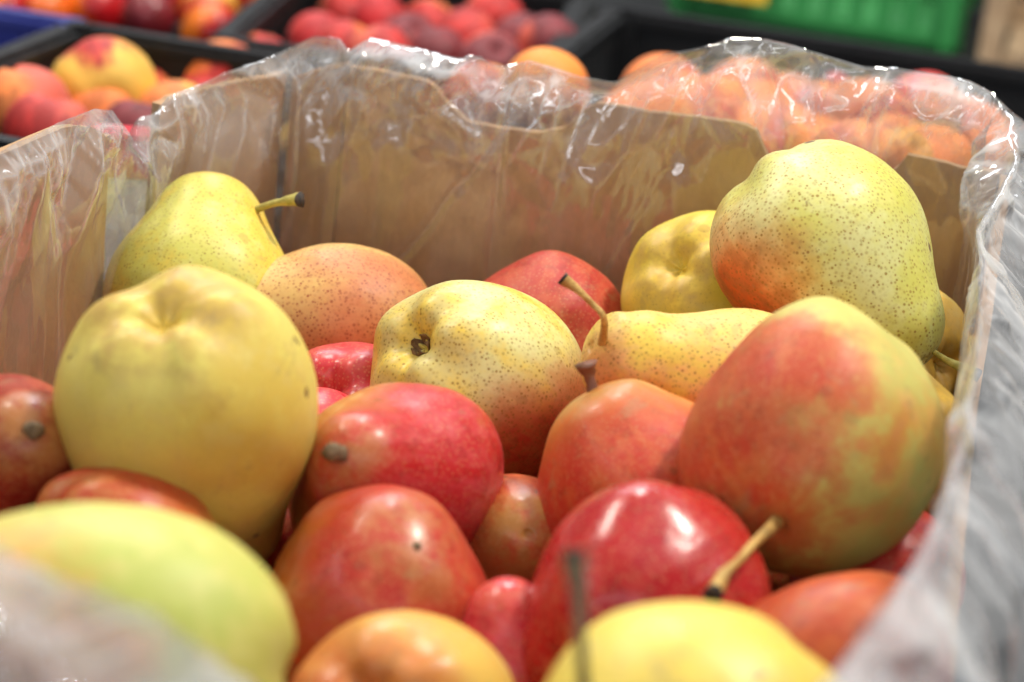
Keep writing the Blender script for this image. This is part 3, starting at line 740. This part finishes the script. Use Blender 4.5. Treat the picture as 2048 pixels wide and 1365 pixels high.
# ---- lower layer seen in the gaps
pear("small russet brown pear deep in the gap between three red pears", 1035, 1095, .93, .055, (.1, .2, .9), neck=.6, seed=89,
     mat=look(lin(206, 140, 78), lin(196, 110, 60), lin(176, 62, 38), lin(196, 96, 56), (.2, .6, .4), .1, .5, .9, .2, .2, .9, .24, .8, coat=.3))
pear("pink pear neck poking out between the two front red pears", 1025, 1385, .83, .05, (-.05, .9, .2), neck=.78, fat=.62, seed=97,
     mat=look(lin(214, 90, 80), lin(214, 100, 80), lin(196, 36, 52), lin(206, 60, 70), (0, .8, .2), .1, .4, .5, .1, .2, .2, .2, .1, coat=.5))
pear("dark red pear in shadow under the large yellow pear", 615, 1110, .945, .066, (.3, .2, -.8), neck=.7, seed=101,
     mat=look(lin(176, 60, 44), lin(176, 60, 44), lin(160, 28, 34), lin(176, 40, 40), (0, .5, .5), -.4, .4, .5, .1, .2, .3, .3, .1))
pear("red pear peeping out under the streaked pear on the right", 1755, 1165, .90, .06, (.3, .3, -.8), neck=.7, seed=103,
     mat=look(lin(196, 60, 50), lin(196, 60, 50), lin(196, 36, 44), lin(206, 60, 50), (0, .5, .5), -.4, .4, .5, .1, .2, .3, .3, .1))
pear("sliver of a pink pear between the large yellow and orange shouldered pears", 640, 905, .985, .05, (.2, .2, -.8), neck=.6, seed=107,
     mat=look(lin(214, 80, 70), lin(214, 80, 70), lin(206, 50, 62), lin(214, 74, 80), (0, .5, .6), -.6, .3, .4, .1, .2, .1, .25, .1))

# ---- hidden bed of pears that carries the visible ones
rb = random.Random(12)
bed_mat = [look(lin(196, 70, 46), lin(206, 110, 50), DRED, lin(176, 40, 38), (0, 0, 1), -.2, .4, .7, .2, .2, .4, .32, .2),
           look(lin(206, 160, 64), lin(196, 120, 54), RED, RUST, (0, 0, 1), .3, .4, .8, .3, .2, .4, .34, .2),
           look(lin(176, 56, 44), lin(186, 60, 44), DRED, RED, (0, 0, 1), -.4, .4, .5, .1, .2, .4, .26, .2)]
i = 0
rows_ = 8; cols_ = 4
for r in range(rows_):
    for c_ in range(cols_):
        s_ = 0.05 + r * 0.074; w_ = 0.012 + c_ * 0.08 + (0.03 if r % 2 else -0.02) + rb.uniform(-.006, .006)
        q = BL + E1 * w_ + E2 * s_
        an = rb.uniform(0, 6.28)
        pear("red pear of the bottom layer, barely seen through the gaps", 0, 0, 0, .066 + rb.uniform(-.003, .003), (math.cos(an), .2, math.sin(an)), neck=.75, seed=200 + i,
             mat=bed_mat[i % 3], world_loc=(q[0], q[1], 0.043), group="bottom layer pears", nu=40)
        i += 1

# ------------------------------------------------------------------ background: crates, peaches, nectarines
def boxmesh(sx, sy, sz, bev=0.002):
    bm = bmesh.new(); bmesh.ops.create_cube(bm, size=1)
    bmesh.ops.scale(bm, vec=(sx, sy, sz), verts=bm.verts)
    bmesh.ops.bevel(bm, geom=bm.edges[:], offset=min(bev, sx * .3, sy * .3, sz * .3), segments=2, affect='EDGES')
    me = bpy.data.meshes.new("piece"); bm.to_mesh(me); bm.free()
    return me

M_BLACK = plain("black_plastic", (0.010, 0.0105, 0.012, 1), 0.6, 0.25, 0.15, 40, 0.15)
M_BLUE = plain("blue_plastic", lin(52, 60, 132), 0.42, 0.5, 0.1, 40, 0.15)
M_GREEN = plain("green_plastic", lin(58, 148, 78), 0.42, 0.5, 0.1, 40, 0.15)
M_LABEL = plain("paper_label", lin(210, 214, 216), 0.7, 0.3, 0.05, 50)
M_YELLOW = plain("yellow_card", lin(236, 190, 50), 0.6, 0.3, 0.05, 50)
M_WOOD = wood_mat("crate_wood", lin(176, 146, 114), lin(204, 176, 142), 0.8, 60)

def crate(label, origin, w, l, h, mat, z0=0.002, bars=True, yaw=PSI, group="plastic market crates", slots=((.32, .8),), nbar=14, labels=()):
    """plastic crate: origin = xy of its far left corner, w along the row, l toward the viewer"""
    e = bpy.data.objects.new("plastic_crate", None); COL.objects.link(e)
    e1 = np.array([math.cos(yaw), -math.sin(yaw)]); e2 = np.array([-math.sin(yaw), -math.cos(yaw)])
    e.location = (origin[0], origin[1], z0); e.rotation_euler = (0, 0, -yaw)
    tag(e, label, "crate", group)
    def put(name, sx, sy, sz, x, y, z, m=mat, bev=.002, rx=0, parent=e):
        me = boxmesh(sx, sy, sz, bev); me.materials.append(m)
        o = link(name, me, parent, (x, y, z)); o.rotation_euler = (rx, 0, 0); return o
    T = .006
    put("base", w - .01, l - .01, .006, w / 2, -l / 2, .004)
    for nm, sx, sy, x, y in (("back_wall", w - 2 * T, T, w / 2, -T / 2), ("front_wall", w - 2 * T, T, w / 2, -l + T / 2), ("left_wall", T, l, T / 2, -l / 2), ("right_wall", T, l, w - T / 2, -l / 2)):
        long_x = sx > sy
        if not bars:
            put(nm, sx, sy, h - .012, x, y, .008 + (h - .012) / 2)
        else:
            lo, hi = slots[0][0] * h, slots[0][1] * h
            wl = put(nm, sx, sy, lo - .008, x, y, .008 + (lo - .008) / 2)
            put("upper_band", sx, sy, h - hi - .004, 0, 0, hi + (h - hi - .004) / 2 - .008 - (lo - .008) / 2, parent=wl)
            Ln = sx if long_x else sy
            nb_ = max(4, int(Ln / .024)); bm_ = boxmesh(.012 if long_x else T * .8, T * .8 if long_x else .012, hi - lo + .004, .001); bm_.materials.append(mat)
            for q in range(nb_ + 1):
                f = -.5 + q / nb_
                f = f * (Ln - .014) / Ln
                link("bar", bm_, wl, ((f * Ln if long_x else 0), (0 if long_x else f * Ln), (lo + hi) / 2 - .008 - (lo - .008) / 2))
    rw = .018
    for nm, sx, sy, x, y in (("rim", w + .01, rw, w / 2, 0), ("rim", w + .01, rw, w / 2, -l), ("rim", rw, l - rw, 0, -l / 2), ("rim", rw, l - rw, w, -l / 2)):
        put(nm, sx, sy, .012, x, y, h, bev=.004)
    for x in (0.004, w - .004):
        for y in (-.004, -l + .004):
            put("corner_post", .024, .024, h + .006, x, y, h / 2 + .004, bev=.006)
    for (lx, lz, lw_, lh_, side) in labels:
        put("paper_label", lw_, .0012, lh_, lx, -T - .002 if side == 'in' else -l - .012, lz, M_LABEL, .0003)
    return e

def on_rim(px, py, z): return on_z(px, py, z)[:2]

def fruit_mat(name, ground, blush, d, at, soft, nz, seed, rough, sheen):
    m, k = new_mat(name)
    tc = k.new('ShaderNodeTexCoord'); v0 = tc.outputs['Object']
    off = k.new('ShaderNodeVectorMath', operation='ADD'); k.val(off.inputs[0], v0); off.inputs[1].default_value = (seed * 1.7, seed * 2.1, seed)
    v = off.outputs[0]
    big = k.noise(v, 34, 3, .5); st = k.noise(k.vscale(v, (1, 1, .35)), 150, 4, .6)
    nv = k.new('ShaderNodeVectorMath', operation='NORMALIZE'); k.val(nv.inputs[0], v0)
    dp = k.new('ShaderNodeVectorMath', operation='DOT_PRODUCT'); k.l.new(nv.outputs[0], dp.inputs[0]); dp.inputs[1].default_value = d
    x = k.math('ADD', dp.outputs['Value'], k.math('MULTIPLY', k.math('ADD', k.math('SUBTRACT', big, .5), k.math('MULTIPLY', k.math('SUBTRACT', st, .5), .5)), nz * 1.6))
    f = k.ramp(x, at - soft, at + soft)
    c = k.mix(f, k.mix(k.ramp(big, .35, .65), ground, tuple(q * .82 for q in ground[:3]) + (1,)), k.mix(k.ramp(st, .4, .62), blush, tuple(q * .62 for q in blush[:3]) + (1,)))
    b = k.new('ShaderNodeBsdfPrincipled'); k.val(b.inputs['Base Color'], c); b.inputs['Roughness'].default_value = rough
    b.inputs['Sheen Weight'].default_value = sheen; b.inputs['Sheen Roughness'].default_value = .4; b.inputs['Sheen Tint'].default_value = (1, .85, .85, 1)
    finish(k, b.outputs[0]); return m

def stone_fruit_mesh(W, seed, mat, nu=36, nv=26):
    th = np.linspace(0, math.pi, nv); ph = np.linspace(0, 2 * math.pi, nu, endpoint=False)
    TH, PH = np.meshgrid(th, ph, indexing='ij')
    r = W / 2 * (1 + .02 * np.sin(2 * PH + seed))
    r = r * (1 - .30 * np.exp(-(TH / .32) ** 2)) * (1 + .03 * np.exp(-((math.pi - TH) / .25) ** 2))
    dphi = (PH + math.pi) % (2 * math.pi) - math.pi
    r = r * (1 - .05 * np.exp(-(dphi / .22) ** 2) * np.sin(TH))
    V = np.stack([r * np.sin(TH) * np.cos(PH), r * np.sin(TH) * np.sin(PH), r * np.cos(TH) * .95], -1)
    d = V / (np.linalg.norm(V, axis=-1, keepdims=True) + 1e-9)
    V = V + d * (noise3(V / W * 2.5 + seed, seed) * .02 * W)[..., None]
    V[0] = V[0].mean(0); V[-1] = V[-1].mean(0)
    faces = [(i * nu + j, (i + 1) * nu + j, (i + 1) * nu + (j + 1) % nu, i * nu + (j + 1) % nu) for i in range(nv - 1) for j in range(nu)]
    return mesh_from("fruit", V.reshape(-1, 3), faces, mat)

FR_SEED = [0]
fill = random.Random(8)
def stone_fruit(kind, label, px, py, D, W, ground, blush, axis=(0, .7, .5), bdir=(0, .5, .5), at=.1, soft=.3, nz=1.0, group=None, loc=None):
    FR_SEED[0] += 1; sd = FR_SEED[0]
    c = P(px, py, D) if loc is None else np.array(loc)
    a = cdir(*axis); x = np.cross(a, np.array([.31, .77, .55])); x /= np.linalg.norm(x); y = np.cross(a, x)
    rot = np.stack([x, y, a], 1)
    m = fruit_mat(kind + "_skin_%02d" % sd, ground, blush, tuple(rot.T @ cdir(*bdir)), at, soft, nz, sd * 3.3, 0.6 if kind == 'peach' else .3, .12 if kind == 'peach' else .0)
    o = link(kind, stone_fruit_mesh(W, sd, m))
    o.matrix_world = Matrix([[*rot[0], c[0]], [*rot[1], c[1]], [*rot[2], c[2]], [0, 0, 0, 1]])
    tag(o, label, kind, group or (kind + "es in the crates behind" if kind == 'peach' else "nectarines in the crates behind"))
    return o

PY, PO, PR, PD, PK = lin(232, 186, 76), lin(232, 128, 58), lin(196, 44, 40), lin(124, 36, 44), lin(214, 96, 76)
NO_, NR = lin(236, 120, 30), lin(190, 26, 32)

# crate with the yellow peaches (behind the left corner)
za = .125
A0 = on_rim(150, 72, za)
crate("black plastic crate with yellow and red peaches behind the left corner of the box", A0, .15, .275, za, M_BLACK, bars=True)
for lab, px, py, D, W, g1, b1, ax, bd_, at in [
    ("yellow peach with a red patch and its stem hollow facing the viewer", 208, 182, 1.45, .062, PY, PR, (.25, -.45, .85), (-.1, .75, .45), .9),
    ("yellow peach just behind the one with the red patch", 268, 148, 1.51, .0515, PY, PO, (.2, .8, -.3), (.6, -.2, .3), .55),
    ("orange peach right of the yellow peaches behind the box corner", 440, 165, 1.50, .053, PO, PR, (.2, .6, -.3), (.3, -.4, .6), .25),
    ("dark red peach between the yellow and the orange peach", 352, 182, 1.53, .045, PR, PD, (.2, .6, .3), (0, .2, .7), -.6),
    ("small orange red peach next to the film at its upper left rise", 524, 108, 1.60, .030, PO, PR, (.2, .8, .1), (.5, 0, .6), .3),
    ("dusky red peach below the stem hollow of the yellow peach", 275, 268, 1.40, .042, PR, PD, (.2, .8, .1), (0, .3, .7), -.3),
    ("orange red peach directly behind the left film", 95, 268, 1.38, .050, PK, PR, (.2, .8, .1), (-.3, -.4, .6), .1)]:
    stone_fruit("peach", lab, px, py, D, W, g1, b1, ax, bd_, at)
for q in range(7):
    stone_fruit("peach", "peach low in the left heap, mostly covered", 60 + q * 72, 232 + 4 * q - (q % 2) * 30, 1.44 + (q % 2) * .05, .05, PY if q % 2 == 0 else PO, PO if q % 2 == 0 else PR, (fill.uniform(-1, 1), .6, fill.uniform(-1, 1)), (fill.uniform(-1, 1), .2, .5), fill.uniform(-.2, .4))
# blue crate to its left
B0 = on_rim(-330, -12, .115)
crate("blue plastic crate at the upper left corner", B0, .165, .30, .115, M_BLUE, bars=False)
stone_fruit("nectarine", "dark red nectarine in the blue crate at the left edge", 22, 108, 1.58, .033, PR, NR, (.1, .8, .2), (0, .4, .6), -.3)
stone_fruit("peach", "pink orange peach at the left edge under the blue crate rim", -5, 178, 1.45, .036, PK, PR, (.1, .8, .2), (0, -.4, .6), .0)
stone_fruit("peach", "large pink peach at the left edge above the film", 35, 226, 1.40, .062, PK, PO, (.1, .8, .2), (-.6, .1, .6), .35)
# nectarine crate behind
C0 = on_rim(-260, -150, .055)
crate("black plastic crate heaped with nectarines in the upper left", C0, .34, .30, .055, M_BLACK, bars=False, yaw=math.radians(4))
for lab, px, py, D, W, g1, b1, ax, bd_, at in [
    ("orange nectarine with yellow stem end at the right of its heap", 418, 28, 1.76, .042, lin(240, 190, 70), NR, (.1, .75, .45), (-.1, -.9, .3), -.15),
    ("red and orange nectarine below the one with the yellow end", 418, 62, 1.72, .040, NO_, NR, (.1, .6, -.5), (.8, -.3, .4), .25),
    ("dusky purple nectarine in the middle of the heap", 296, 34, 1.75, .040, lin(150, 56, 62), PD, (.1, .6, -.5), (.2, .3, .6), -.3),
    ("orange nectarine with a red cheek left of the dusky one", 190, 18, 1.78, .046, NO_, NR, (.1, .6, -.5), (.8, 0, .4), .35),
    ("small orange nectarine above the blue rim", 88, 22, 1.76, .036, lin(236, 110, 40), NR, (.1, .6, -.5), (-.8, .3, .2), .6),
    ("orange nectarine in the very upper left corner", 6, 18, 1.76, .036, NO_, NR, (.1, .6, -.5), (.6, .3, .2), .3)]:
    stone_fruit("nectarine", lab, px, py, D, W, g1, b1, ax, bd_, at)
rn = random.Random(3)
for q in range(8):
    stone_fruit("nectarine", "nectarine in the back of the upper left heap", 30 + (q % 8) * 62 + rn.uniform(-12, 12), -38 - (q // 8) * 46 + rn.uniform(-8, 8) + (q % 8) * 4, 1.82 + .07 * (q // 8), .042, NO_, NR, (rn.uniform(-1, 1), .6, rn.uniform(-1, 1)), (rn.uniform(-1, 1), .2, .5), rn.uniform(-.4, .3))
# crate with the dusky peaches in the middle
D0 = on_rim(620, -62, .118)
crate("black plastic crate heaped with dusky red peaches in the middle", D0, .20, .31, .118, M_BLACK, bars=True, yaw=math.radians(4))
mid = [(705, 28, 1.78, .048, PO, PR), (762, 48, 1.74, .044, PR, NR), (640, 92, 1.68, .046, PR, NR), (690, 100, 1.62, .040, PO, PR), (856, 58, 1.74, .042, PO, PR), (815, 88, 1.66, .042, PD, PD), (985, 40, 1.78, .045, PK, PR),
       (930, 82, 1.70, .046, PK, PR), (1040, 92, 1.70, .046, PK, PD), (1100, 92, 1.68, .044, PK, PD), (870, 112, 1.62, .042, PK, PD), (980, 128, 1.60, .042, PK, PD), (760, 112, 1.60, .040, PK, PR)]
words = ["orange topped", "bright red", "plum red", "pale orange", "orange red", "dark purple", "pinkish red topmost", "dusty pink", "dusty red", "dark wine red rightmost", "dull pink", "dull rosy", "pink and red"]
for w_, (px, py, D, W, g1, b1) in zip(words, mid):
    stone_fruit("peach", w_ + " peach in the middle heap behind the film", px, py, D, W, g1, b1, (rn.uniform(-1, 1), .5, rn.uniform(-1, 1)), (rn.uniform(-1, 1), rn.uniform(-.5, .5), .5), rn.uniform(-.3, .2))
for q in range(9):
    stone_fruit("peach", "peach low in the middle heap, mostly covered", 640 + (q % 9) * 58 + rn.uniform(-10, 10), 120 + (q // 9) * 40 + (q % 9) * 6, 1.68 - .07 * (q // 9), .046, PK, PR, (rn.uniform(-1, 1), .6, rn.uniform(-1, 1)), (rn.uniform(-1, 1), .2, .5), rn.uniform(-.4, .3))
stone_fruit("peach", "bright orange peach seen through the dip of the rim", 1092, 182, 1.34, .0475, lin(238, 140, 50), PO, (0, .8, -.3), (.3, -.5, .5), .5)
stone_fruit("peach", "yellow pink peach left of the bright orange one behind the film", 965, 200, 1.38, .044, lin(228, 160, 84), PK, (0, .8, -.3), (-.5, .1, .5), .2)
# crate with the orange fruit on the right
zc_ = .125
G0 = on_rim(1232, 36, zc_)
crate("large black plastic crate with orange peaches behind the right film", G0, .40, .34, zc_, M_BLACK, bars=False, labels=((.045, .085, .03, .018, 'in'), (.17, .085, .035, .018, 'in'), (.275, .085, .03, .018, 'in')))
for lab, px, py, D, W, g1, b1 in [
    ("orange peach behind the left rise of the right film", 1340, 205, 1.40, .040, PO, PK), ("flat orange peach beside it behind the film", 1430, 222, 1.37, .040, PO, PR),
    ("orange peach just above the topmost pear", 1590, 290, 1.33, .042, lin(236, 134, 66), PO), ("red orange peach behind the film right of centre", 1745, 245, 1.38, .050, PO, PR),
    ("large red peach behind the film at the right", 1838, 232, 1.42, .052, PR, PO), ("orange peach behind the right cut in the rim", 1700, 318, 1.30, .044, PO, PK),
    ("small dark red peach at the top of the orange heap", 1672, 178, 1.48, .020, PR, PD), ("golden peach low behind the right panel", 1800, 322, 1.30, .036, lin(226, 150, 60), PO),
    ("orange peach in the shade of the right heap", 1520, 235, 1.42, .045, PO, PR), ("orange red peach in the middle of the right heap", 1650, 240, 1.42, .046, PO, PK)]:
    stone_fruit("peach", lab, px, py, D, W, g1, b1, (rn.uniform(-1, 1), .6, rn.uniform(-1, 1)), (rn.uniform(-1, .5), -.3, .4), rn.uniform(.1, .6))
for q in range(12):
    stone_fruit("peach", "orange peach low in the right heap, mostly covered", 1290 + (q % 6) * 118 + (q // 6) * 60 + fill.uniform(-25, 25), 262 + (q % 6) * 16 - (q // 6) * 62 + fill.uniform(-14, 14), 1.34 + (q // 6) * .1, .056 + fill.uniform(-.006, .006), PO, PK if q % 3 else PR, (fill.uniform(-1, 1), .6, fill.uniform(-1, 1)), (fill.uniform(-1, .5), -.3, .4), .4)
# green crate, stand, yellow card, wooden crate
zg = .06
H0 = on_rim(1350, 32, zg)
st_ = link("display_stand", boxmesh(.62, .30, zg - .004, .004)); st_.data.materials.append(M_BLACK)
pos = H0 + E1 * .20 - E2 * .13
st_.location = (pos[0], pos[1], (zg - .004) / 2 + .002); st_.rotation_euler = (0, 0, -PSI)
tag(st_, "low black stand under the green crate", "stand")
gl_ = .24
gc = crate("green slotted plastic crate at the upper right", H0 - E2 * gl_, .232, gl_, .14, M_GREEN, z0=zg, bars=True, slots=((.13, .8),))
cd = link("price_card", boxmesh(.085, .0015, .07, .0005)); cd.data.materials.append(M_YELLOW)
pc = H0 + E1 * .035 + E2 * .012
cd.location = (pc[0], pc[1], zg + .058); cd.rotation_euler = (math.radians(-6), 0, -PSI)
tag(cd, "yellow card hanging on the green crate", "card")
W0 = on_rim(1952, 134, zg)
wc = bpy.data.objects.new("wooden_crate", None); COL.objects.link(wc)
wc.location = (W0[0], W0[1], zg); wc.rotation_euler = (0, 0, -PSI)
tag(wc, "pale wooden slatted crate at the upper right edge", "crate")
def wput(name, sx, sy, sz, x, y, z):
    me = boxmesh(sx, sy, sz, .001); me.materials.append(M_WOOD); return link(name, me, wc, (x, y, z))
for x in (.009, .251): wput("post", .018, .018, .13, x, 0, .065)
for x in (.009, .251): wput("post", .018, .018, .13, x, .2, .065)
for z in (.016, .044, .072, .10):
    wput("slat", .205, .005, .019, .1415, -.002, z)
    wput("slat", .222, .005, .022, .13, .202, z)
wput("base", .222, .19, .006, .13, .1, .004)
# printed carton in the corner gap
kc = P(246, 275, 1.150)
ct = bpy.data.objects.new("printed_carton", None); COL.objects.link(ct)
ct.location = (kc[0] + .0, kc[1] + .014, 0.002); ct.rotation_euler = (0, 0, math.radians(8))
tag(ct, "red and white printed carton seen in the corner gap behind the film", "carton")
M_CRED = plain("carton_red", lin(206, 28, 48), .3, .5, .1, 30, 0, .3); M_CWHITE = plain("carton_white", lin(214, 216, 232), .4, .4, .04, 30)
ztop = kc[2]; zsplit = P(240, 370, 1.150)[2]
a_ = boxmesh(.032, .02, zsplit - .002, .001); a_.materials.append(M_CWHITE); link("white_side", a_, ct, (0, 0, (zsplit - .002) / 2))
b_ = boxmesh(.034, .022, ztop - zsplit, .0015); b_.materials.append(M_CRED); link("red_top", b_, ct, (0, 0, zsplit - .002 + (ztop - zsplit) / 2))
